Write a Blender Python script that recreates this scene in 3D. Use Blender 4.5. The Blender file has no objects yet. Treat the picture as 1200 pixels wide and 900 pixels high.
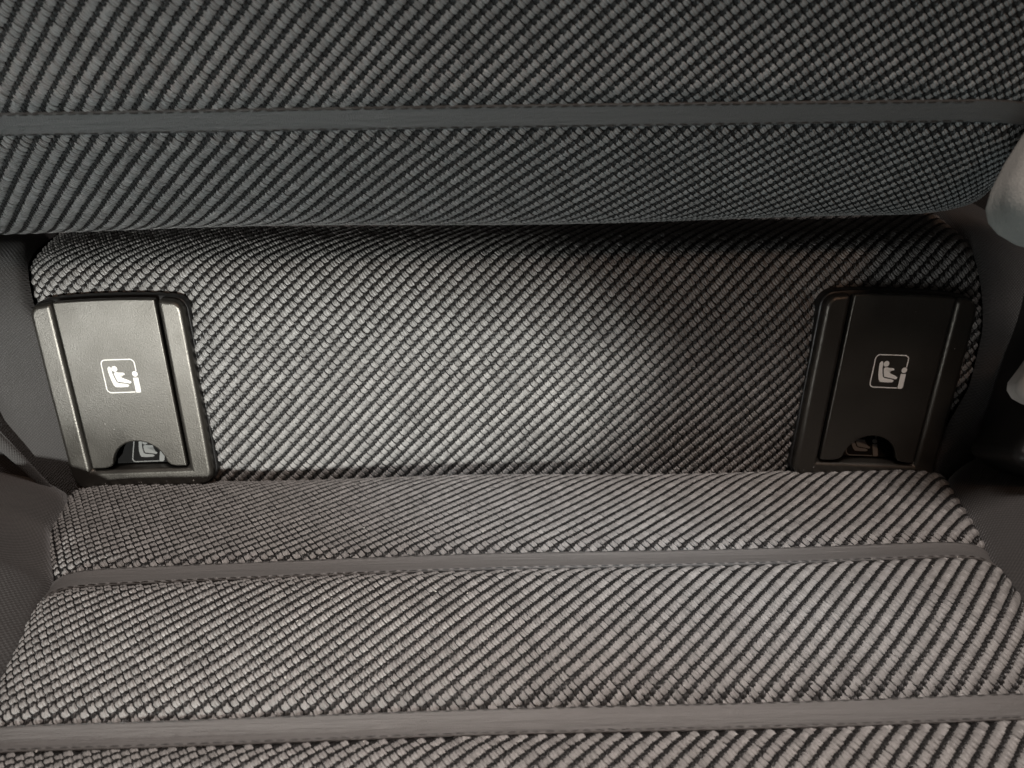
import bpy, bmesh, math, random
import numpy as np
from mathutils import Vector, Matrix

random.seed(7)
rng = np.random.default_rng(11)
scene = bpy.context.scene
COL = scene.collection

# ------------------------------------------------------------------ camera
PITCH, ROLL, FPX = math.radians(40), math.radians(1.0), 906.0
CAM = np.array([0.0, -0.20, 0.62])
XA = np.array([1.0, 0, 0])
FW = np.array([0, math.cos(PITCH), -math.sin(PITCH)])       # viewing axis
DN = np.array([0, -math.sin(PITCH), -math.cos(PITCH)])      # "down" across the viewing axis
cd = bpy.data.cameras.new('camera')
cam = bpy.data.objects.new('camera', cd)
COL.objects.link(cam)
cd.sensor_width = 36.0
cd.lens = 36.0 * FPX / 1200.0
cd.clip_start, cd.clip_end = 0.01, 50.0
cd.dof.use_dof = True
cd.dof.focus_distance = 0.262
cd.dof.aperture_fstop = 14.0
_U = Vector(-DN); _X = Vector(XA)
_R = _X * math.cos(ROLL) - _U * math.sin(ROLL)
_V = _X * math.sin(ROLL) + _U * math.cos(ROLL)
_B = -Vector(FW)
cam.matrix_world = Matrix(((_R.x, _V.x, _B.x, CAM[0]), (_R.y, _V.y, _B.y, CAM[1]), (_R.z, _V.z, _B.z, CAM[2]), (0, 0, 0, 1)))
scene.camera = cam

# ------------------------------------------------------------------ world, lamps, exposure
scene.view_settings.view_transform = 'Standard'
scene.view_settings.look = 'None'
scene.view_settings.exposure = 0.0
scene.view_settings.gamma = 1.0
scene.view_settings.use_curve_mapping = False
world = bpy.data.worlds.new('World')
scene.world = world
world.use_nodes = True
bg = world.node_tree.nodes['Background']
bg.inputs[0].default_value = (0.85, 0.70, 0.62, 1)
bg.inputs[1].default_value = 0.035

def aim(o, target):
    d = Vector(target) - o.location
    o.rotation_euler = d.to_track_quat('-Z', 'Y').to_euler()

def area_lamp(name, loc, target, sx, sy, power, color, spread=180):
    l = bpy.data.lights.new(name, 'AREA')
    l.shape = 'RECTANGLE'; l.size = sx; l.size_y = sy
    l.energy = power; l.color = color; l.spread = math.radians(spread)
    o = bpy.data.objects.new(name, l); COL.objects.link(o)
    o.location = loc; aim(o, target)
    return o

def spot_lamp(name, loc, target, radius, power, color, angle, blend):
    l = bpy.data.lights.new(name, 'SPOT')
    l.shadow_soft_size = radius; l.energy = power; l.color = color
    l.spot_size = math.radians(angle); l.spot_blend = blend
    o = bpy.data.objects.new(name, l); COL.objects.link(o)
    o.location = loc; aim(o, target)
    return o

# the open door to the front left: a broad cool window light, falling off to the right
area_lamp('door_light', (-0.68, -0.90, 0.40), (-0.20, 0.02, 0.42), 0.50, 0.75, 0.50, (0.97, 0.99, 0.97), 28)
# added cool fill for the upper backrest, low in front: the cushion keeps it off the lower pad
area_lamp('low_fill_light', (-0.36, -0.88, 0.14), (-0.06, 0.0, 0.55), 0.45, 0.16, 1.75, (0.70, 0.95, 1.0))
# roof lamp straight above the seat: the backrest leans forward and keeps it off the lower pad
area_lamp('roof_light', (0.01, -0.06, 1.35), (0.01, -0.13, 0.42), 0.28, 0.12, 0.72, (1.0, 0.89, 0.83), 44)
# a weak warm cabin lamp high up at the front right
area_lamp('cabin_light', (0.25, -0.55, 1.30), (0.10, 0.0, 0.44), 0.15, 0.10, 1.0, (1.0, 0.60, 0.40))
# the direct beam as an added spot, its cone shaped to reach only the left part of the lower pad
beam = spot_lamp('beam_light', (-0.16, -1.25, 0.72), (-0.105, 0.02, 0.433), 0.022, 108.0, (1.0, 1.0, 0.95), 13.3, 0.08)
beam.scale = (1.0, 0.345, 1.0)
# an added spot that lays a cool sliver of light across the rear of the cushion
glint = spot_lamp('sliver_light', (-0.25, -0.75, 1.60), (0.030, -0.036, 0.414), 0.02, 62.0, (0.88, 0.96, 1.0), 10.5, 1.0)
glint.scale = (1.0, 0.25, 1.0)

# ------------------------------------------------------------------ coordinates
def W(x, d, z):
    """(x across, d down across the view axis, z along it) in metres -> world"""
    x = np.asarray(x, float)[..., None]; d = np.asarray(d, float)[..., None]; z = np.asarray(z, float)[..., None]
    return CAM + x * XA + d * DN + z * FW

def at(px, py, D):
    """the (x, d, z) of a point seen at (px, py) in the 1200x900 photograph at depth D"""
    X, U = (px - 600) / FPX * D, -(py - 450) / FPX * D
    c, s = math.cos(ROLL), math.sin(ROLL)
    return X * c + U * s, -(-X * s + U * c), D

class Profile:
    """a side profile through (y pixel on the centre line, depth) or (d, z) points, by arc length"""
    def __init__(self, pts, n=60):
        P = np.array(pts, float)
        E = np.vstack([2 * P[0] - P[1], P, 2 * P[-1] - P[-2]])
        out = []
        for i in range(1, len(E) - 2):
            p0, p1, p2, p3 = E[i - 1], E[i], E[i + 1], E[i + 2]
            t0 = 0; t1 = t0 + np.linalg.norm(p1 - p0) ** .5; t2 = t1 + np.linalg.norm(p2 - p1) ** .5; t3 = t2 + np.linalg.norm(p3 - p2) ** .5
            t = np.linspace(t1, t2, n, endpoint=False)[:, None]
            a1 = (t1 - t) / (t1 - t0) * p0 + (t - t0) / (t1 - t0) * p1
            a2 = (t2 - t) / (t2 - t1) * p1 + (t - t1) / (t2 - t1) * p2
            a3 = (t3 - t) / (t3 - t2) * p2 + (t - t2) / (t3 - t2) * p3
            b1 = (t2 - t) / (t2 - t0) * a1 + (t - t0) / (t2 - t0) * a2
            b2 = (t3 - t) / (t3 - t1) * a2 + (t - t1) / (t3 - t1) * a3
            out.append((t2 - t) / (t2 - t1) * b1 + (t - t1) / (t2 - t1) * b2)
        C = np.vstack(out + [P[-1:]])
        for _ in range(30):                                    # soften small kinks
            C[1:-1] = .25 * C[:-2] + .5 * C[1:-1] + .25 * C[2:]
        self.C = C
        self.s = np.concatenate([[0], np.cumsum(np.linalg.norm(np.diff(C, axis=0), axis=1))])
        self.L = self.s[-1]
    def at(self, v):
        return np.interp(v, self.s, self.C[:, 0]), np.interp(v, self.s, self.C[:, 1])
    def v_at_y(self, y, lo=0.0, hi=1.0):
        vs = np.linspace(lo * self.L, hi * self.L, 4000)
        d, z = self.at(vs)
        return vs[np.argmin(abs(450 + d / z * FPX - y))]

def yd(y, D):
    return ((y - 450) / FPX * D, D)

class Surface:
    def __init__(self, prof, off=None, warp=None):
        self.p, self.off, self.warp = prof, off, warp
    def raw(self, x, v):
        d, z = self.p.at(v)
        if self.warp is not None:
            dx, dd, dz = self.warp(x, v)
            x = x + dx; d = d + dd; z = z + dz
        return W(x, d, z)
    def frame(self, x, v, raw=False):
        f = self.raw if raw else self.pos
        h = 4e-4
        tx = f(x + h, v) - f(x - h, v)
        tv = f(x, v + h) - f(x, v - h)
        tx /= np.linalg.norm(tx, axis=-1, keepdims=True)
        tv /= np.linalg.norm(tv, axis=-1, keepdims=True) + 1e-12
        n = np.cross(tv, tx)
        n /= np.linalg.norm(n, axis=-1, keepdims=True) + 1e-12
        return tx, tv, n
    def pos(self, x, v):
        x = np.asarray(x, float); v = np.asarray(v, float)
        P = self.raw(x, v)
        if self.off is not None:
            _, _, n = self.frame(x, v, raw=True)
            P = P + n * self.off(x, v)[..., None]
        return P

# ------------------------------------------------------------------ mesh helpers
def new_obj(name, me, parent=None, mat=None):
    o = bpy.data.objects.new(name, me); COL.objects.link(o)
    if mat is not None and not me.materials: me.materials.append(mat)
    if parent is not None:
        o.parent = parent
        if parent.type == 'EMPTY': o.matrix_parent_inverse = Matrix.Translation(-parent.location)
    return o

def mesh_np(name, V, F, smooth=True, uv=None, attrs=None):
    """F: (n,4) quads"""
    V = np.asarray(V, np.float32).reshape(-1, 3); F = np.asarray(F, np.int32)
    me = bpy.data.meshes.new(name)
    me.vertices.add(len(V)); me.vertices.foreach_set('co', V.ravel())
    me.loops.add(F.size); me.loops.foreach_set('vertex_index', F.ravel())
    me.polygons.add(len(F))
    me.polygons.foreach_set('loop_start', np.arange(0, F.size, F.shape[1], dtype=np.int32))
    me.polygons.foreach_set('use_smooth', np.full(len(F), smooth, bool))
    if uv is not None:
        ul = me.uv_layers.new(name='UVMap')
        ul.data.foreach_set('uv', np.asarray(uv, np.float32)[F.ravel()].ravel())
    for k, a in (attrs or {}).items():
        at_ = me.attributes.new(k, 'FLOAT', 'POINT')
        at_.data.foreach_set('value', np.asarray(a, np.float32).ravel())
    me.update(calc_edges=True); me.validate()
    return me

def grid_faces(nu, nv):
    i, j = np.meshgrid(np.arange(nu - 1), np.arange(nv - 1), indexing='ij')
    a = i * nv + j
    return np.stack([a, a + 1, a + nv + 1, a + nv], -1).reshape(-1, 4)

def sheet(name, surf, xl, xr, v0, v1, nu, nv, mat, parent, lift=0.0, keep=None, label=None, thick=0.0):
    """a patch of a surface; xl, xr may be functions of v, v0, v1 functions of x"""
    s = np.linspace(0, 1, nu)[:, None] * np.ones((1, nv)); t = np.ones((nu, 1)) * np.linspace(0, 1, nv)[None]
    f = lambda g, a: g(a) if callable(g) else np.full_like(a, g)
    va, vb = (v0 if not callable(v0) else None), (v1 if not callable(v1) else None)
    if va is not None and vb is not None:
        v = va + (vb - va) * t
        x = f(xl, v) + (f(xr, v) - f(xl, v)) * s
    else:
        x = f(xl, 0 * s) + (f(xr, 0 * s) - f(xl, 0 * s)) * s
        a, b = f(v0, x), f(v1, x)
        v = a + (b - a) * t
    P = surf.pos(x, v)
    _, _, n = surf.frame(x, v)
    P = P + n * lift
    F = grid_faces(nu, nv)
    if keep is not None:
        xc = x.ravel()[F].mean(1); vc = v.ravel()[F].mean(1)
        F = F[keep(xc, vc)]
    me = mesh_np(name, P, F, uv=np.stack([x.ravel(), v.ravel()], -1))
    o = new_obj(name, me, parent, mat)
    if label: o['label'] = label
    if thick:
        m = o.modifiers.new('thickness', 'SOLIDIFY'); m.thickness = thick; m.offset = -1
    return o

def stitches(name, surf, a, b, x0, x1, v0, v1, ok, half_len, half_wid, arch, mat, parent, shift=(0, 0), direc=None, nl=9, nw=7, jitter=1.0, sink=0.0003, grow=0.0, bow=0.2, pts=None, fan=0.0, fmid=None):
    """the woven floats of one panel: small arched yarns on an oblique lattice, joined into one mesh.
    a: step along a rib (x, up), b: step from rib to rib (x)"""
    ni = int((v1 - v0) / a[1]) + 3
    slopes = ni * a[0]
    nj = int((x1 - x0 + slopes + .06) / b) + 4
    I, J = np.meshgrid(np.arange(ni), np.arange(nj), indexing='ij')
    v = v1 + a[1] * .5 - I * a[1] + shift[1] * np.ones_like(J)
    x = x0 - slopes - .03 + I * a[0] + J * b + shift[0]
    x = x * (1 + fan * (v - (.5 * (v0 + v1) if fmid is None else fmid)))                             # the cloth is pulled a little to the sides
    x = x.ravel(); v = v.ravel()
    x = x + rng.normal(0, 4e-5 * jitter, x.size) + 2.5e-4 * np.sin(v * 95 + 2.0) ; v = v + rng.normal(0, 4e-5 * jitter, v.size)
    v = v + 2.5e-4 * np.sin(x * 60)
    k = (x > x0) & (x < x1) & (v > v0) & (v < v1)
    x, v = x[k], v[k]
    if ok is not None:
        k = ok(x, v); x, v = x[k], v[k]
    if pts is not None: x, v = pts
    N = x.size
    P0 = surf.pos(x, v)
    tx, tv, n = surf.frame(x, v)
    rib = np.array([a[0], -a[1]]); rib /= np.linalg.norm(rib)          # in (x, v); v runs downwards
    sd = np.array([-rib[1], rib[0]]) if direc is None else np.array(direc, float) / np.linalg.norm(direc)
    ang = rng.normal(0, .05 * jitter, N)
    sx = sd[0] * np.cos(ang) - sd[1] * np.sin(ang); sv = sd[0] * np.sin(ang) + sd[1] * np.cos(ang)
    L = tx * sx[:, None] + tv * sv[:, None]
    L /= np.linalg.norm(L, axis=1, keepdims=True)
    C = np.cross(n, L)
    l = np.linspace(-1, 1, nl)[:, None] * np.ones((1, nw)); w = np.ones((nl, 1)) * np.linspace(-1, 1, nw)[None]
    taper = (1 - (np.abs(l) * .95) ** 3.6) ** .55
    phi = w * math.radians(84)
    ln, wd = l, np.sin(phi) * taper
    ht = np.cos(phi) * taper * (1 - .70 * np.exp(-(w / .26) ** 2))      # two plies side by side
    sl = (1 + rng.normal(0, .05 * jitter, N)) * (1 + grow * x); sw = (1 + rng.normal(0, .05 * jitter, N)); sh = (1 + rng.normal(0, .05 * jitter, N))
    bend = bow * half_wid * (l ** 2 - .4)                                # a slight bow
    Pn = (P0[:, None, :]
          + L[:, None, :] * (ln.ravel()[None, :, None] * half_len * sl[:, None, None])
          + C[:, None, :] * ((wd.ravel() * half_wid)[None, :, None] * sw[:, None, None] + bend.ravel()[None, :, None])
          + n[:, None, :] * (((arch * (1 - l ** 2) * 1.0 + ht * half_wid * .52).ravel()[None, :] * sh[:, None] - sink)[:, :, None]))
    F0 = grid_faces(nl, nw)
    F = (F0[None] + (np.arange(N) * nl * nw)[:, None, None]).reshape(-1, 4)
    tone = np.repeat(rng.random(N), nl * nw)
    fib = np.tile(w.ravel(), N) + tone * 3 + .25 * np.tile(l.ravel(), N)
    me = mesh_np(name, Pn.reshape(-1, 3), F, attrs={'tone': tone, 'fibre': fib})
    o = new_obj(name, me, parent, mat)
    o['kind'] = 'stuff'
    return o

def thing(name, label, cat, loc=(0, 0, 0), group=None):
    o = bpy.data.objects.new(name, None); COL.objects.link(o)
    o.location = loc; o.empty_display_size = .02
    o['label'] = label; o['category'] = cat
    if group: o['group'] = group
    return o

# ------------------------------------------------------------------ materials
def mat_new(name):
    m = bpy.data.materials.new(name); m.use_nodes = True
    return m, m.node_tree, m.node_tree.nodes['Principled BSDF']

def N(nt, t, **kw):
    n = nt.nodes.new(t)
    for k, v in kw.items(): setattr(n, k, v)
    return n

def mathn(nt, op, a, b=None):
    n = N(nt, 'ShaderNodeMath', operation=op)
    for i, q in enumerate((a, b)):
        if q is None: continue
        if isinstance(q, (int, float)): n.inputs[i].default_value = q
        else: nt.links.new(q, n.inputs[i])
    return n.outputs[0]

def mix_rgb(nt, f, a, b):
    n = N(nt, 'ShaderNodeMix', data_type='RGBA')
    if isinstance(f, (int, float)): n.inputs[0].default_value = f
    else: nt.links.new(f, n.inputs[0])
    for i, q in ((6, a), (7, b)):
        if isinstance(q, tuple): n.inputs[i].default_value = q + (1,)
        else: nt.links.new(q, n.inputs[i])
    return n.outputs[2]

def yarn(name, c0, c1, rough, sheen, spec=.5):
    m, nt, p = mat_new(name)
    at_ = N(nt, 'ShaderNodeAttribute', attribute_name='tone')
    fb = N(nt, 'ShaderNodeAttribute', attribute_name='fibre')
    tc = N(nt, 'ShaderNodeTexCoord')
    ns = N(nt, 'ShaderNodeTexNoise'); ns.inputs['Scale'].default_value = 60; ns.inputs['Detail'].default_value = 3
    nt.links.new(tc.outputs['Object'], ns.inputs['Vector'])
    f = mathn(nt, 'ADD', mathn(nt, 'MULTIPLY', at_.outputs['Fac'], .42), mathn(nt, 'MULTIPLY', ns.outputs['Fac'], .58))
    s = mathn(nt, 'SINE', mathn(nt, 'MULTIPLY', fb.outputs['Fac'], 9.0))
    col = mix_rgb(nt, f, c0, c1)
    nt.links.new(col, p.inputs['Base Color'])
    bp = N(nt, 'ShaderNodeBump'); bp.inputs['Strength'].default_value = .55; bp.inputs['Distance'].default_value = .00025
    nt.links.new(s, bp.inputs['Height']); nt.links.new(bp.outputs[0], p.inputs['Normal'])
    p.inputs['Roughness'].default_value = rough
    p.inputs['Specular IOR Level'].default_value = spec
    p.inputs['Sheen Weight'].default_value = sheen
    p.inputs['Sheen Roughness'].default_value = .4
    return m

def cloth(name, c0, c1, pitch, rough=.8, depth=.0002, ang=0.6, sheen=.2):
    """fine twill: thread lines from the panel's own measure (uv in metres)"""
    m, nt, p = mat_new(name)
    tc = N(nt, 'ShaderNodeTexCoord')
    mp = N(nt, 'ShaderNodeMapping'); mp.inputs['Rotation'].default_value = (0, 0, ang)
    nt.links.new(tc.outputs['UV'], mp.inputs['Vector'])
    sx = N(nt, 'ShaderNodeSeparateXYZ'); nt.links.new(mp.outputs[0], sx.inputs[0])
    k = 2 * math.pi / pitch
    a = mathn(nt, 'SINE', mathn(nt, 'MULTIPLY', sx.outputs[1], k))
    b = mathn(nt, 'SINE', mathn(nt, 'MULTIPLY', sx.outputs[0], k * .8))
    h = mathn(nt, 'ADD', a, mathn(nt, 'MULTIPLY', b, .55))
    n1 = N(nt, 'ShaderNodeTexNoise'); n1.inputs['Scale'].default_value = 1500; n1.inputs['Detail'].default_value = 2
    n2 = N(nt, 'ShaderNodeTexNoise'); n2.inputs['Scale'].default_value = 45; n2.inputs['Detail'].default_value = 5
    for q in (n1, n2): nt.links.new(tc.outputs['UV'], q.inputs['Vector'])
    h2 = mathn(nt, 'ADD', h, mathn(nt, 'MULTIPLY', n1.outputs['Fac'], 1.6))
    f = mathn(nt, 'ADD', mathn(nt, 'MULTIPLY', mathn(nt, 'ADD', h2, 1.0), .16), mathn(nt, 'MULTIPLY', n2.outputs['Fac'], .45))
    cl = N(nt, 'ShaderNodeClamp'); nt.links.new(f, cl.inputs[0])
    nt.links.new(mix_rgb(nt, cl.outputs[0], c0, c1), p.inputs['Base Color'])
    bp = N(nt, 'ShaderNodeBump'); bp.inputs['Strength'].default_value = .6; bp.inputs['Distance'].default_value = depth
    nt.links.new(h2, bp.inputs['Height'])
    bw = N(nt, 'ShaderNodeBump'); bw.inputs['Strength'].default_value = .35; bw.inputs['Distance'].default_value = .002
    nt.links.new(n2.outputs['Fac'], bw.inputs['Height']); nt.links.new(bw.outputs[0], bp.inputs['Normal'])
    nt.links.new(bp.outputs[0], p.inputs['Normal'])
    p.inputs['Roughness'].default_value = rough
    p.inputs['Sheen Weight'].default_value = sheen
    p.inputs['Specular IOR Level'].default_value = .25
    return m

def strip_mat(name, c0, c1):
    m, nt, p = mat_new(name)
    tc = N(nt, 'ShaderNodeTexCoord')
    mp = N(nt, 'ShaderNodeMapping'); mp.inputs['Scale'].default_value = (45, 700, 1)
    nt.links.new(tc.outputs['UV'], mp.inputs['Vector'])
    n1 = N(nt, 'ShaderNodeTexNoise'); n1.inputs['Scale'].default_value = 1.0; n1.inputs['Detail'].default_value = 6; n1.inputs['Roughness'].default_value = .65
    nt.links.new(mp.outputs[0], n1.inputs['Vector'])
    n2 = N(nt, 'ShaderNodeTexNoise'); n2.inputs['Scale'].default_value = 2500; n2.inputs['Detail'].default_value = 1
    nt.links.new(tc.outputs['UV'], n2.inputs['Vector'])
    nt.links.new(mix_rgb(nt, n1.outputs['Fac'], c0, c1), p.inputs['Base Color'])
    h = mathn(nt, 'ADD', n1.outputs['Fac'], mathn(nt, 'MULTIPLY', n2.outputs['Fac'], .25))
    bp = N(nt, 'ShaderNodeBump'); bp.inputs['Strength'].default_value = .6; bp.inputs['Distance'].default_value = .0009
    nt.links.new(h, bp.inputs['Height']); nt.links.new(bp.outputs[0], p.inputs['Normal'])
    p.inputs['Roughness'].default_value = .48
    p.inputs['Specular IOR Level'].default_value = .45
    return m

def plastic(name, c, rough, grain=.0001, gscale=2600, spec=.5, dust=0.0):
    m, nt, p = mat_new(name)
    tc = N(nt, 'ShaderNodeTexCoord')
    n1 = N(nt, 'ShaderNodeTexNoise'); n1.inputs['Scale'].default_value = gscale; n1.inputs['Detail'].default_value = 2
    n2 = N(nt, 'ShaderNodeTexNoise'); n2.inputs['Scale'].default_value = 70; n2.inputs['Detail'].default_value = 6
    for q in (n1, n2): nt.links.new(tc.outputs['Object'], q.inputs['Vector'])
    bp = N(nt, 'ShaderNodeBump'); bp.inputs['Strength'].default_value = .5; bp.inputs['Distance'].default_value = grain
    nt.links.new(n1.outputs['Fac'], bp.inputs['Height']); nt.links.new(bp.outputs[0], p.inputs['Normal'])
    r = N(nt, 'ShaderNodeMapRange'); r.inputs['To Min'].default_value = rough - .06; r.inputs['To Max'].default_value = rough + .08
    r.inputs['From Min'].default_value = .3; r.inputs['From Max'].default_value = .7
    nt.links.new(n2.outputs['Fac'], r.inputs[0]); nt.links.new(r.outputs[0], p.inputs['Roughness'])
    c2 = tuple(min(1, q * 1.25 + dust) for q in c)
    nt.links.new(mix_rgb(nt, n2.outputs['Fac'], c, c2), p.inputs['Base Color'])
    p.inputs['Specular IOR Level'].default_value = spec
    return m

M_YARN = yarn('grey_yarn', (.14, .137, .133), (.30, .295, .287), .48, .04, .5)
M_WARP = yarn('dark_yarn', (.007, .007, .007), (.018, .0175, .017), .38, .0, .6)
M_BASE = cloth('dark_ground_weave', (.004, .004, .004), (.009, .0085, .0085), .0012, sheen=0.0)
M_SIDE = cloth('plain_grey_cloth', (.022, .0215, .0215), (.056, .0535, .052), .00085, depth=.00012, ang=.75)
M_DARK = cloth('gap_shade', (.008, .008, .008), (.022, .021, .020), .00085, ang=.75, sheen=0.0)  # near-black colour that stands in for shade in the gaps
M_STRIP = strip_mat('smooth_strip', (.078, .076, .074), (.120, .117, .114))
M_BLACK = plastic('black_plastic', (.011, .0103, .009), .37, grain=.00014, spec=1.0, gscale=1900)
M_BLACK.node_tree.nodes['Principled BSDF'].inputs['Specular Tint'].default_value = (1.0, .95, .86, 1)
M_RIM = plastic('black_plastic_rim', (.010, .010, .010), .38, grain=.00008)
M_CAVITY = plastic('black_cavity', (.006, .006, .006), .65, spec=.15)
M_PRINT = plastic('white_print', (.60, .59, .56), .5)
M_PRINT_DIM = plastic('grey_print', (.20, .205, .20), .6)
M_PALE = plastic('pale_grey_plastic', (.21, .206, .192), .8, grain=.0004, gscale=1500, spec=.15)
M_WHITE = plastic('white_plastic', (.46, .45, .43), .6, spec=.2)
M_THREAD = yarn('sewing_thread', (.035, .034, .033), (.09, .088, .086), .5, .0)

def smooth01(t):
    t = np.clip(t, 0, 1)
    return t * t * (3 - 2 * t)

# ================================================================== BACKREST
back = thing('rear_seat', 'backrest of the car seat in dark ribbed weave, overhanging a recessed lower pad', 'rear seat', tuple(W(0, -.03, .31)))

# upper part: bulges over the lower pad
P_UP = Profile([(-.2150, .1480), (-.1600, .1640), yd(-110, .180), yd(-50, .1885), yd(10, .1966), yd(60, .2035), yd(110, .2105), yd(139, .2155), yd(165, .222), yd(190, .229), yd(230, .2415),
                (-.0545, .2520), (-.0549, .2620), (-.0585, .2740), (-.0660, .2850), (-.080, .291)])
VS = P_UP.v_at_y(139, 0, .8)
HS = .0037
vs_up = lambda x: VS + 0.004 * x + .02 * x ** 2
def off_up(x, v):
    g = np.exp(-((v - vs_up(x)) / .0060) ** 4)
    return -.0016 * g + .0006 * np.sin(x * 31 + 1.0) * smooth01((v - VS) / .02)
def warp_up(x, v):
    t = np.clip((x - .130) / .039, 0, .999)
    k = 1 - np.sqrt(1 - t ** 2)
    low = smooth01((v - VS) / .035)
    return 0 * x, -.016 * k * low + .0035 * np.clip(-x - .1, 0, 1) * low, .030 * k
S_UP = Surface(P_UP, off_up, warp_up)
XL_UP, XR_UP = -.205, .1680
EDGE = .0005
p1 = sheet('woven_panel', S_UP, XL_UP, XR_UP, .0005, lambda x: vs_up(x) - HS + EDGE, 150, 110, M_BASE, back)
p2 = sheet('woven_panel', S_UP, XL_UP, XR_UP, lambda x: vs_up(x) + HS - EDGE, P_UP.L - .001, 150, 90, M_BASE, back)
A_UP, B_UP = (.00138, .00122), .00517
p1['label'] = 'ribbed weave above the smooth strip'; p2['label'] = 'ribbed weave of the overhanging roll below the smooth strip'
sel_top = lambda x, v: (v < vs_up(x) - HS + .0005) & (x < .166)
sel_low = lambda x, v: (v > vs_up(x) + HS - .0005) & (x < .166)
stitches('weave', S_UP, A_UP, B_UP, XL_UP, XR_UP, .002, VS + .01, sel_top, .00134, .00086, .00042, M_YARN, p1, direc=(.80, .60), grow=-1.6, fan=-1.4, fmid=VS - .0198)
stitches('weave', S_UP, A_UP, B_UP, XL_UP, XR_UP, VS - .01, P_UP.L - .003, sel_low, .00134, .00086, .00042, M_YARN, p2, direc=(.80, .60), grow=-1.6, fan=-1.4)
for pp, sel, va, vb in ((p1, sel_top, .002, VS + .01), (p2, sel_low, VS - .01, P_UP.L - .003)):
    stitches('ground_yarns', S_UP, A_UP, B_UP, XL_UP, XR_UP, va, vb, sel, .0011, .0007, .0003, M_WARP, pp, shift=(B_UP * .5, .0003), direc=(.3, 1), nl=6, nw=4, fan=-1.4, fmid=VS - .0198 if pp is p1 else None)
st = sheet('trim_strip', S_UP, XL_UP, XR_UP, lambda x: vs_up(x) - HS, lambda x: vs_up(x) + HS, 160, 12, M_STRIP, back, lift=.0008, label='smooth narrow grey strip sewn across the backrest', thick=.0018)

def sewing(surf, vs, half, parent, x0, x1, lift):
    for sg in (-1, 1):
        x = np.arange(x0, x1, .0034); x = x + rng.normal(0, .00012, x.size)
        v = vs(x) + sg * (half - .0006)
        lifted = Surface(surf.p, (lambda X, V: surf.off(X, V) + lift), surf.warp)
        stitches('stitching', lifted, (.001, .001), .01, x0, x1, 0, .01, None, .00125, .00024, .0001, M_THREAD, parent, direc=(1, 0), nl=6, nw=4, sink=.0001, bow=0, pts=(x, v))
sewing(S_UP, vs_up, HS, st, XL_UP + .01, .13, .0012)

# lower pad, set back under the bulge
P_PAD = Profile([(-.0760, .322), (-.0690, .3150), (-.0610, .3020), (-.0535, .2900), yd(300, .2835), yd(335, .2808), yd(380, .2815), yd(440, .2870), yd(500, .2955), yd(555, .3050), (.0440, .3105), (.0520, .316)])
COVERS = []          # (x, v, half width, half height) where the anchor covers sit
XC_L, XC_R = -.1446, .1386
V_CT = P_PAD.v_at_y(352, .1, 1); V_CB = P_PAD.v_at_y(562, .1, 1)
HWC, HHC = .0277, (V_CB - V_CT) / 2
VC = (V_CT + V_CB) / 2
def cover_dist(x, v, inset=0.0):
    r = None
    for xc, dv in ((XC_L, -.0028), (XC_R, .0004)):
        q = np.hypot(np.maximum(abs(x - xc) - HWC + inset, 0), np.maximum(abs(v - VC - dv) - HHC + inset, 0))
        r = q if r is None else np.minimum(r, q)
    return r
xl_pad = lambda v: np.interp(v, [0, V_CT - .002, V_CT + .012, V_CB, P_PAD.L], [-.187, -.1755, -.1675, -.164, -.160])
V300, V400, V470, V525 = (P_PAD.v_at_y(q, .1, 1) for q in (300, 400, 470, 525))
xr_pad = lambda v: np.interp(v, [0, V300, V400, V470, V525, P_PAD.L], [.176, .1715, .1745, .1735, .1675, .160])
def off_pad(x, v):
    e = np.minimum(x - xl_pad(v), xr_pad(v) - x)
    return -.0036 * np.exp(-cover_dist(x, v) / .008) - .0040 * np.exp(-np.maximum(e, 0) / .0045) + .0005 * np.sin(x * 40)
S_PAD = Surface(P_PAD, off_pad)
in_cover = lambda x, v, m: cover_dist(x, v) < m
def keep_pad(x, v):
    k = np.ones(x.shape, bool)
    for xc, dv in ((XC_L, -.0028), (XC_R, .0004)):
        k &= ~((abs(x - xc) < HWC - .004) & (abs(v - VC - dv) < HHC - .004))
    return k
pad = sheet('woven_pad', S_PAD, xl_pad, xr_pad, .0005, P_PAD.L - .001, 220, 100, M_BASE, back, keep=keep_pad)
A_PAD, B_PAD = (.00164, .00166), .00517
def sel_pad(x, v):
    return (x > xl_pad(v)) & (x < xr_pad(v)) & (cover_dist(x, v, .0025) > 0)
stitches('weave', S_PAD, A_PAD, B_PAD, -.18, .18, .002, P_PAD.L - .002, sel_pad, .00150, .00110, .00050, M_YARN, pad)
stitches('ground_yarns', S_PAD, A_PAD, B_PAD, -.18, .18, .002, P_PAD.L - .002, sel_pad, .0013, .0008, .0004, M_WARP, pad, shift=(B_PAD * .5, .0003), direc=(.3, 1), nl=6, nw=4)

# plain cloth on both sides of the lower pad
def off_pl(x, v):
    e = xl_pad(v) - x
    return -.0045 * np.exp(-np.maximum(e, 0) / .0013) + .0012 * np.sin(v * 70 + x * 40)
S_PL = Surface(P_PAD, off_pl)
sheet('cloth_panel', S_PL, -.32, lambda v: xl_pad(v) - .0002, .0005, P_PAD.L - .001, 200, 60, M_SIDE, back, label='plain fine twill cloth beside the ribbed pad on the left')
def off_pr(x, v):
    e = x - xr_pad(v)
    return -.0045 * np.exp(-np.maximum(e, 0) / .0013) - 1.6 * np.maximum(e - .006, 0) ** 1.35
S_PR = Surface(P_PAD, off_pr)
sheet('cloth_panel', S_PR, lambda v: xr_pad(v) + .0002,   .26, .0005, P_PAD.L - .001, 160, 60, M_SIDE, back, label='plain dark cloth turning away beside the ribbed pad on the right')

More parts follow.
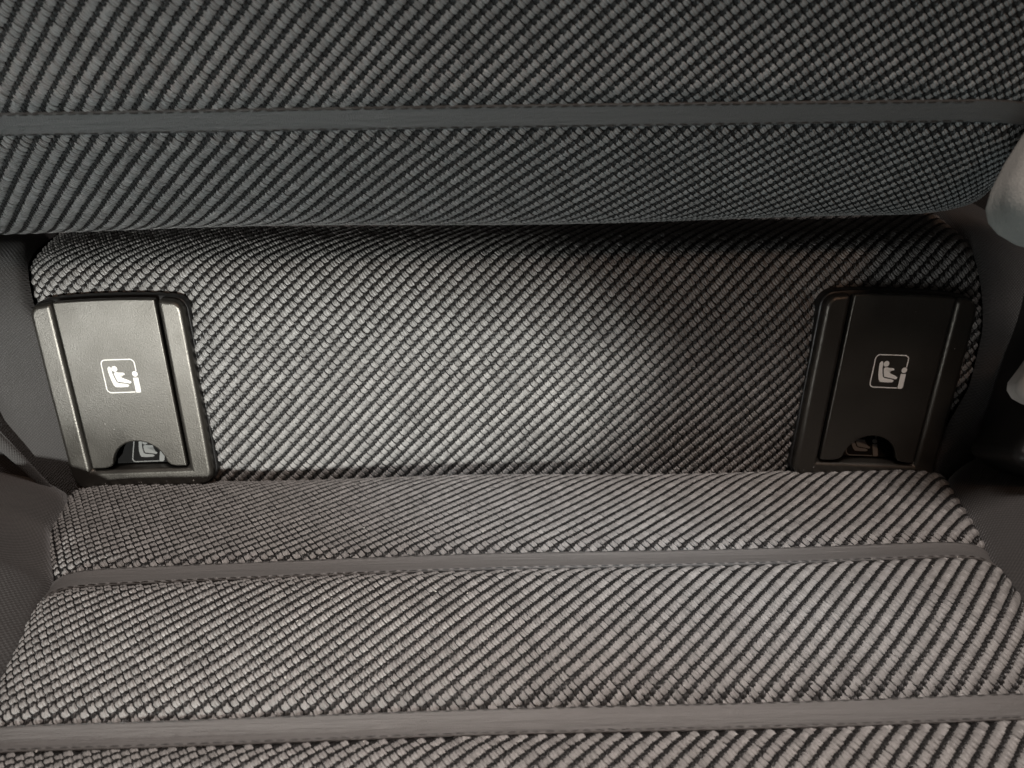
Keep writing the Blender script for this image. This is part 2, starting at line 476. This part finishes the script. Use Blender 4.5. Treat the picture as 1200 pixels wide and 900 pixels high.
wx, wd_ = np.meshgrid(np.linspace(-.40, .40, 20), np.linspace(-.26, .07, 16), indexing='ij')  # added sheet behind the backrest, coloured dark as the shade in the gaps
me = mesh_np('shade_sheet', W(wx, wd_, .328 + .02 * (wx / .4) ** 2 * 0 + .12 * np.maximum(wd_ + .02, 0)), grid_faces(20, 16), uv=np.stack([wx.ravel(), wd_.ravel()], -1))
new_obj('shade_sheet', me, back, M_DARK)['label'] = 'added dark sheet standing in for the shade in the gaps beside the lower pad'

def tube(name, pts, radii, mat, parent, seg=14, flat=1.0):
    """a smooth tube through world points"""
    P = np.array(pts, float)
    t = np.linspace(0, len(P) - 1, 8 * (len(P) - 1) + 1)
    i = np.clip(t.astype(int), 0, len(P) - 2); f = (t - i)[:, None]
    E = np.vstack([2 * P[0] - P[1], P, 2 * P[-1] - P[-2]])
    p0, p1_, p2_, p3 = E[i], E[i + 1], E[i + 2], E[i + 3]
    C = .5 * (2 * p1_ + (p2_ - p0) * f + (2 * p0 - 5 * p1_ + 4 * p2_ - p3) * f ** 2 + (3 * p1_ - p0 - 3 * p2_ + p3) * f ** 3)
    R = np.interp(t, np.arange(len(radii)), radii)
    T = np.gradient(C, axis=0); T /= np.linalg.norm(T, axis=1, keepdims=True)
    ref = -FW
    S = np.cross(T, ref); S /= np.linalg.norm(S, axis=1, keepdims=True)
    Q = np.cross(S, T)
    a = np.linspace(0, 2 * math.pi, seg, endpoint=True)
    V = C[:, None] + R[:, None, None] * (S[:, None] * np.cos(a)[None, :, None] + Q[:, None] * np.sin(a)[None, :, None] * flat)
    L = np.concatenate([[0], np.cumsum(np.linalg.norm(np.diff(C, axis=0), axis=1))])
    uv = np.stack([np.repeat(L, seg), np.tile(a, len(C)) * radii[0]], -1)
    return new_obj(name, mesh_np(name, V, grid_faces(len(C), seg), uv=uv), parent, mat)

# a fold of loose cloth in the lower left corner
def wp(px, py, D): return W(*at(px, py, D))
tube('cloth_fold', [wp(-330, 250, .262), wp(-60, 455, .281), wp(-8, 510, .288), wp(22, 538, .293), wp(46, 562, .299), wp(70, 585, .306)], [.0024, .0024, .0024, .0021, .0017, .0012], M_SIDE, back, flat=.8)

# ================================================================== CUSHION
cush = thing('seat_cushion', 'seat cushion in grey ribbed weave with two smooth strips running across it', 'seat cushion', tuple(W(0, .09, .24)))
P_CU = Profile([(.0520, .328), (.0440, .3205), (.0380, .3130), (.0365, .3050), yd(566, .2960), yd(585, .2845), yd(610, .2710), yd(640, .2575), yd(668, .2470), yd(720, .2330), yd(790, .2190), yd(850, .2075), yd(900, .1975), yd(980, .184), yd(1080, .170)])
V1 = P_CU.v_at_y(656.5, .15, 1); V2 = P_CU.v_at_y(845, .15, 1)
HC, HC1 = .0037, .0043
vs1 = lambda x: V1 - .016 * x + .3 * np.minimum(x + .07, 0) ** 2
vs2 = lambda x: V2 - .014 * x
V570, V600, V700, V735 = (P_CU.v_at_y(q, .15, 1) for q in (568, 600, 690, 735))
xl_cu = lambda v: np.interp(v, [0, V570, V600, V1, V735, P_CU.L], [-.187, -.1722, -.1680, -.1525, -.1495, -.1505])
xr_cu = lambda v: np.interp(v, [0, V570, V600, V1, V735, P_CU.L], [.182, .1680, .1640, .1575, .1560, .1565])
def off_cu(x, v):
    g1 = np.exp(-((v - vs1(x)) / .0062) ** 4); g2 = np.exp(-((v - vs2(x)) / .0062) ** 4)
    e = np.minimum(x - xl_cu(v), xr_cu(v) - x)
    puff = .0022 * np.sin(np.clip((v - vs1(x)) / (vs2(x) - vs1(x)), 0, 1) * math.pi) ** .8
    return -.0022 * g1 - .0018 * g2 + puff - .0065 * np.exp(-np.maximum(e, 0) / .005) + .0005 * np.sin(x * 34 + 2)
S_CU = Surface(P_CU, off_cu)
def cu_sheet(name, a, b, nv):
    t = np.linspace(0, 1, nv)[None]; s = np.linspace(0, 1, 200)[:, None]
    x = np.ones((200, 1)) * 0 + s * .36 - .18
    va = a(x) if callable(a) else a + 0 * x; vb = b(x) if callable(b) else b + 0 * x
    v = va + (vb - va) * t
    X = xl_cu(v) + (xr_cu(v) - xl_cu(v)) * s
    va = a(X) if callable(a) else a + 0 * X; vb = b(X) if callable(b) else b + 0 * X
    v = va + (vb - va) * t
    me = mesh_np(name, S_CU.pos(X, v), grid_faces(200, nv), uv=np.stack([X.ravel(), v.ravel()], -1))
    return new_obj(name, me, cush, M_BASE)
c1 = cu_sheet('woven_panel', .0005, lambda x: vs1(x) - HC1 + EDGE, 60)
c2 = cu_sheet('woven_panel', lambda x: vs1(x) + HC1 - EDGE, lambda x: vs2(x) - HC + EDGE, 60)
c3 = cu_sheet('woven_panel', lambda x: vs2(x) + HC - EDGE, P_CU.L - .001, 50)
for q_, t_ in ((c1, 'ribbed weave behind the rear strip'), (c2, 'ribbed weave between the two strips'), (c3, 'ribbed weave in front of the front strip')): q_['label'] = t_
A_CU, B_CU = (.00152, .00129), .00517
ins = lambda x, v: (x > xl_cu(v)) & (x < xr_cu(v))
G = -.0006
for pp, sel, va, vb in ((c1, lambda x, v: ins(x, v) & (v < vs1(x) - HC1 - G), .002, V1 + .012),
                        (c2, lambda x, v: ins(x, v) & (v > vs1(x) + HC1 + G) & (v < vs2(x) - HC - G), V1 - .012, V2 + .012),
                        (c3, lambda x, v: ins(x, v) & (v > vs2(x) + HC + G), V2 - .012, P_CU.L - .003)):
    stitches('weave', S_CU, A_CU, B_CU, -.18, .18, va, vb, sel, .00150, .00098, .00050, M_YARN, pp, direc=(.66, .75), grow=.5, bow=.4, fan=1.3)
    stitches('ground_yarns', S_CU, A_CU, B_CU, -.18, .18, va, vb, sel, .0013, .0008, .0004, M_WARP, pp, shift=(B_CU * .5, .0003), direc=(.3, 1), nl=6, nw=4, fan=1.3)
for vs, lab, hc in ((vs1, 'smooth strip across the rear of the cushion', HC1), (vs2, 'smooth strip across the front of the cushion', HC)):
    t = np.linspace(-1, 1, 12)[None]; s = np.linspace(0, 1, 180)[:, None]
    X = -.16 + .32 * s + 0 * t
    v = vs(X) + hc * t
    X = xl_cu(v) + .0003 + (xr_cu(v) - xl_cu(v) - .0006) * s
    v = vs(X) + hc * t
    _, _, n = S_CU.frame(X, v)
    me = mesh_np('trim_strip', S_CU.pos(X, v) + n * .0013, grid_faces(180, 12), uv=np.stack([X.ravel(), v.ravel()], -1))
    o = new_obj('trim_strip', me, cush, M_STRIP); o['label'] = lab
    sewing(S_CU, vs, hc, o, -.148, .152, .0014)
    m = o.modifiers.new('thickness', 'SOLIDIFY'); m.thickness = .0012; m.offset = -1

# plain side bolsters of the cushion
def off_cl(x, v):
    e0 = xl_cu(v) - x; e = np.maximum(e0, 0)
    return 2.2 * np.minimum(e0, 0) - .0035 + .0125 * (1 - np.exp(-e / .014)) + .0012 * np.sin(v * 60 + x * 50)
sheet('side_bolster', Surface(P_CU, off_cl), -.30, lambda v: xl_cu(v) + .004, .0005, P_CU.L - .001, 140, 80, M_SIDE, cush, label='plain brownish cloth bolster along the left of the cushion')
def off_cr(x, v):
    e0 = x - xr_cu(v); e = np.maximum(e0, 0)
    return 2.2 * np.minimum(e0, 0) - .0035 + .0145 * (1 - np.exp(-e / .014)) + .001 * np.sin(v * 60 - x * 50)
sheet('side_bolster', Surface(P_CU, off_cr), lambda v: xr_cu(v) - .004, .26, .0005, P_CU.L - .001, 140, 80, M_SIDE, cush, label='plain dark cloth bolster along the right of the cushion')

# ================================================================== ANCHOR COVERS
def prism(pts, z0, z1):
    """closed prism over a 2-D outline (counter-clockwise)"""
    bm = bmesh.new()
    lo = [bm.verts.new((x, y, z0)) for x, y in pts]; hi = [bm.verts.new((x, y, z1)) for x, y in pts]
    bm.faces.new(hi); bm.faces.new(lo[::-1])
    n = len(pts)
    for i in range(n):
        j = (i + 1) % n
        bm.faces.new((lo[i], lo[j], hi[j], hi[i]))
    return bm

def bm_obj(name, bm, mat, parent, bevel=0.0, seg=3):
    me = bpy.data.meshes.new(name)
    bmesh.ops.recalc_face_normals(bm, faces=bm.faces[:])
    bm.to_mesh(me); bm.free()
    for p in me.polygons: p.use_smooth = True
    o = new_obj(name, me, parent, mat)
    if bevel:
        b = o.modifiers.new('bevel', 'BEVEL'); b.width = bevel; b.segments = seg; b.limit_method = 'ANGLE'; b.angle_limit = math.radians(38)
        b.harden_normals = True
    return o

def arc(cx, cy, r, a0, a1, n=7):
    return [(cx + r * math.cos(math.radians(a0 + (a1 - a0) * i / n)), cy + r * math.sin(math.radians(a0 + (a1 - a0) * i / n))) for i in range(n + 1)]

HW, HH = .0277, .0378          # half size of the cover face
RAIL, SILL = .0088, .0082
FHW = HW - RAIL                # half width of the flap
TOPBOW = .0012
def top_y(x): return HH - TOPBOW * (x / HW) ** 2

def stroke(pts, w, closed=False, caps=True):
    """flat band of width w along a 2-D line: list of polygons"""
    polys = []
    P = [Vector(p) for p in pts]
    n = len(P)
    L, R = [], []
    for i in range(n):
        a = P[(i - 1) % n] if (closed or i > 0) else P[i]; b = P[(i + 1) % n] if (closed or i < n - 1) else P[i]
        t = (b - a).normalized(); q = Vector((-t.y, t.x)) * w / 2
        L.append(P[i] + q); R.append(P[i] - q)
    for i in range(n if closed else n - 1):
        j = (i + 1) % n
        polys.append([R[i], R[j], L[j], L[i]])
    return polys, L, R

def emblem_polys():
    """child seat pictogram in a rounded frame with an i at its right side, unit square"""
    out = []
    ring = []
    r = .13
    ring += [(1.0, .64), (1.0, .80)] + arc(1 - r, 1 - r, r, 0, 90, 6) + arc(r, 1 - r, r, 90, 180, 6) + arc(r, r, r, 180, 270, 6) + [(.6, 0), (.85, 0)]
    out.append(stroke(ring, .032)[0])
    # seat shell
    out.append([[Vector(p) for p in [(.155, .74), (.165, .58), (.19, .40), (.235, .24), (.29, .17), (.45, .16), (.66, .165), (.70, .20), (.69, .235), (.62, .26), (.50, .275), (.40, .29), (.345, .33), (.305, .45), (.275, .58), (.265, .74), (.25, .79), (.20, .80)]]])
    # child: torso, leg, arm
    out.append([[Vector(p) for p in [(.315, .57), (.345, .45), (.385, .335), (.50, .315), (.66, .285), (.74, .265), (.785, .285), (.79, .325), (.72, .37), (.60, .42), (.52, .46), (.47, .50), (.46, .535), (.58, .525), (.635, .54), (.64, .585), (.60, .605), (.48, .61), (.38, .625), (.335, .61)]]])
    out.append([[Vector(p) for p in arc(.365, .725, .088, 0, 360, 15)[:-1]]])
    # the letter i
    out.append([[Vector(p) for p in [(.885, -.02), (.985, -.02), (1.015, .0), (1.03, .04), (1.03, .44), (.87, .44), (.87, .0)]]])
    out.append([[Vector(p) for p in arc(.95, .555, .085, 0, 360, 15)[:-1]]])
    return out

def emblem_obj(name, w, h, mat, parent, mtx):
    bm = bmesh.new()
    for k, polys in enumerate(emblem_polys()):
        z = .00004 + .000012 * k
        for poly in polys:
            vs = [bm.verts.new(mtx @ Vector(((p.x - .5) * w, (p.y - .5) * h, z))) for p in poly]
            bm.faces.new(vs)
    bmesh.ops.triangulate(bm, faces=bm.faces[:])
    bmesh.ops.remove_doubles(bm, verts=bm.verts[:], dist=1e-7)
    me = bpy.data.meshes.new(name)
    bm.to_mesh(me); bm.free()
    return new_obj(name, me, parent, mat)

def make_cover():
    root = thing('anchor_cover', '', 'anchor cover', group='child seat anchor covers on the lower pad')
    T = .0030
    # frame: two rails and a sill round the flap
    r = .0072
    o = [(-HW, -HH + r)] + arc(-HW + r, -HH + r, r, 180, 270)[1:] + arc(HW - r, -HH + r, r, 270, 360)[:-1] + [(HW, -HH + r)]
    rr = .0046
    o += [(HW + .0002, 0), (HW, top_y(HW) - rr)] + arc(HW - rr, top_y(HW) - rr, rr, 0, 90)[1:] + [(FHW, top_y(FHW))]
    o += [(FHW, 0), (FHW, -HH + SILL), (-FHW, -HH + SILL), (-FHW, 0), (-FHW, top_y(FHW))]
    o += arc(-HW + rr, top_y(HW) - rr, rr, 90, 180)[:-1] + [(-HW, top_y(HW) - rr), (-HW - .0002, 0)]
    bm_obj('frame', prism(o, -.0045, T), M_BLACK, root, .0019)
    # skirt: the dark rim between the frame and the cloth
    g = .0007
    q = [(-HW - g, -HH + r)] + arc(-HW + r, -HH + r, r + g, 180, 270)[1:] + arc(HW - r, -HH + r, r + g, 270, 360)[:-1] + [(HW + g, -HH + r), (HW + g, top_y(HW) - rr)]
    q += arc(HW - rr, top_y(HW) - rr, rr + g, 0, 90)[1:]
    q += [(x, top_y(x) + g) for x in np.linspace(HW - rr, -HW + rr, 11)[1:-1]] + arc(-HW + rr, top_y(HW) - rr, rr + g, 90, 180)
    bm = bmesh.new()
    n = len(q)
    sc = .86
    rings = [[bm.verts.new((x, y, z)) for x, y in q] for z in (-.012, -.0012)]
    rings.append([bm.verts.new((x * .99, y * .99, -.0008)) for x, y in q])
    rings.append([bm.verts.new((x * sc, y * sc, -.0010)) for x, y in q])
    for a, b in zip(rings, rings[1:]):
        for i in range(n):
            bm.faces.new((a[i], a[(i + 1) % n], b[(i + 1) % n], b[i]))
    bm_obj('skirt', bm, M_RIM, root)
    # flap with the half round finger notch in its lower edge
    c = .00055
    yb = -HH + SILL + .0010
    nr, nx = .0104, .0006
    f = [(-FHW + c, yb), (nx - nr - .0035, yb)]
    f += [(nx - nr - .0012, yb + .0006)] + arc(nx, yb + .0005, nr, 172, 8, 14) + [(nx + nr + .0012, yb + .0006)]
    f += [(nx + nr + .0035, yb), (FHW - c, yb), (FHW - c, 0)]
    f += [(x, top_y(x)) for x in np.linspace(FHW - c, -FHW + c, 11)] + [(-FHW + c, 0)]
    flap = bm_obj('flap', prism(f, T - .0026, T + .0001), M_BLACK, root, .0007)
    emblem_obj('emblem', .0122, .0128, M_PRINT, flap, Matrix.Translation((.0004, .0088, T + .00012)))
    # cavity behind the notch
    bm = bmesh.new()
    x0, x1, y0, y1 = -FHW + .001, FHW - .001, -HH + SILL - .0005, -HH + SILL + .030
    a = [bm.verts.new(p) for p in ((x0, y0, -.0008), (x1, y0, -.0008), (x1, y1, -.0008), (x0, y1, -.0008))]
    b = [bm.verts.new(p) for p in ((x0, y0, -.016), (x1, y0, -.016), (x1, y1, -.016), (x0, y1, -.016))]
    for i in range(4): bm.faces.new((a[i], b[i], b[(i + 1) % 4], a[(i + 1) % 4]))
    bm.faces.new(b)
    bm_obj('cavity', bm, M_CAVITY, root)
    # tilted inner plate with a second pictogram
    R = Matrix.Translation((nx, -HH + SILL + .0057, -.0060)) @ Matrix.Rotation(math.radians(-32), 4, 'X')
    pl = [(-.012, -.0062), (.012, -.0062), (.012, .009), (-.012, .009)]
    bm = prism(pl, -.0010, 0)
    bm.transform(R)
    plate = bm_obj('tag_plate', bm, M_CAVITY, root, .0003)
    emblem_obj('emblem', .0122, .0104, M_PRINT_DIM, plate, R @ Matrix.Translation((.0, -.0006, .00005)))
    return root

def copy_tree(o, parent=None):
    c = o.copy(); COL.objects.link(c)
    if parent is not None: c.parent = parent
    for ch in list(o.children): copy_tree(ch, c)
    return c

cover = make_cover()
def place_cover(o, xc, dv, label, lean=0.0, out=.0018):
    v0, v1 = np.array([V_CT + dv]), np.array([V_CB + dv])
    Sp = Surface(P_PAD)
    A, B = Sp.pos(np.array([xc]), v0)[0], Sp.pos(np.array([xc]), v1)[0]
    up = Vector(A - B).normalized(); rt = Vector((1, 0, 0)); nn = rt.cross(up).normalized()
    c = Vector((A + B) / 2) + nn * out
    M = Matrix(((rt.x, up.x, nn.x, c.x), (rt.y, up.y, nn.y, c.y), (rt.z, up.z, nn.z, c.z), (0, 0, 0, 1)))
    o.matrix_world = M @ Matrix.Rotation(math.radians(0.4), 4, 'X') @ Matrix.Rotation(math.radians(lean), 4, 'Z')
    o['label'] = label
cover2 = copy_tree(cover)
place_cover(cover, XC_L, -.0028, 'black plastic anchor cover shining pale grey in the light, beside plain twill cloth', lean=1.0)
place_cover(cover2, XC_R, .0004, 'black plastic anchor cover lying in shadow, beside the black belt buckle', lean=-3.4)

# ================================================================== THINGS AT THE RIGHT EDGE
def blob(name, outline, z_out, z_in, D, mat, parent, bevel, label=None, rear=False):
    """a rounded block: outline in pixels of the photograph at depth D, given its real thickness"""
    c = np.mean([at(px, py, D) for px, py in outline], axis=0)
    bm = bmesh.new()
    pts = [at(px, py, D + (z_in if rear else 0)) for px, py in outline]
    lo = [bm.verts.new(W(x, d, D + z_in)) for x, d, _ in pts]; hi = [bm.verts.new(W(x, d, D + z_out)) for x, d, _ in pts]
    n = len(pts)
    bm.faces.new(hi); bm.faces.new(lo[::-1])
    for i in range(n): bm.faces.new((lo[i], lo[(i + 1) % n], hi[(i + 1) % n], hi[i]))
    o = bm_obj(name, bm, mat, parent, bevel, 6)
    if label: o['label'] = label
    return o

bk = thing('belt_buckle', 'black belt buckle block with a white tab at the right edge', 'belt buckle', tuple(W(*at(1180, 540, .262))))
blob('housing', [(1215, 300), (1196, 325), (1176, 400), (1143, 505), (1128, 528), (1150, 545), (1210, 568), (1330, 590), (1340, 310)], 0, .03, .258, M_RIM, bk, .004, rear=True)
blob('white_tab', [(1212, 408), (1196, 432), (1184, 448), (1183, 458), (1189, 468), (1200, 474), (1218, 480), (1290, 490), (1290, 408)], -.006, .004, .256, M_WHITE, bk, .0035)
tp = blob('trim_piece', [(1215, 105), (1183, 160), (1159, 198), (1144, 228), (1138, 250), (1142, 268), (1154, 282), (1174, 294), (1200, 301), (1400, 310), (1420, 120)], 0, .022, .200, M_PALE, None, .0095, rear=True)
tp['label'] = 'pale grey rounded plastic piece poking in beside the dark end of the backrest'
tp['category'] = 'trim piece'

# ================================================================== LINT
bm = bmesh.new()
def speck(P, r):
    m = bmesh.ops.create_icosphere(bm, subdivisions=1, radius=r)
    sc = Vector((1 + random.random() * 1.5, 1, .6 + random.random()))
    R = Matrix.Rotation(random.random() * 6, 3, 'Z') @ Matrix.Rotation(random.random() * 6, 3, 'X')
    for v in m['verts']: v.co = R @ Vector((v.co.x * sc.x, v.co.y * sc.y, v.co.z * sc.z)) + Vector(P)
for S_, xa, xb, va, vb, cnt in ((S_UP, -.19, .15, .11, P_UP.L - .05, 26), (S_CU, -.14, .15, V570, P_CU.L - .02, 40), (S_PAD, -.10, .10, V300, V525, 16)):
    for _ in range(cnt):
        x, v = np.array([random.uniform(xa, xb)]), np.array([random.uniform(va, vb)])
        _, _, n = S_.frame(x, v)
        speck((S_.pos(x, v) + n * .0011)[0], random.uniform(.00008, .00024))
for cv in (cover, cover2):
    for _ in range(14):
        p = cv.matrix_world @ Vector((random.uniform(-HW, HW) * .93, random.choice((random.uniform(-HH, HH), -HH + .003)), .0032))
        speck(p, random.uniform(.00006, .00016))
me = bpy.data.meshes.new('lint'); bm.to_mesh(me); bm.free()
o = new_obj('lint', me, None, plastic('lint_fluff', (.35, .34, .32), .9))
o['kind'] = 'stuff'; o['label'] = 'tiny pale specks of lint scattered over the fabric and the covers'; o['category'] = 'lint'
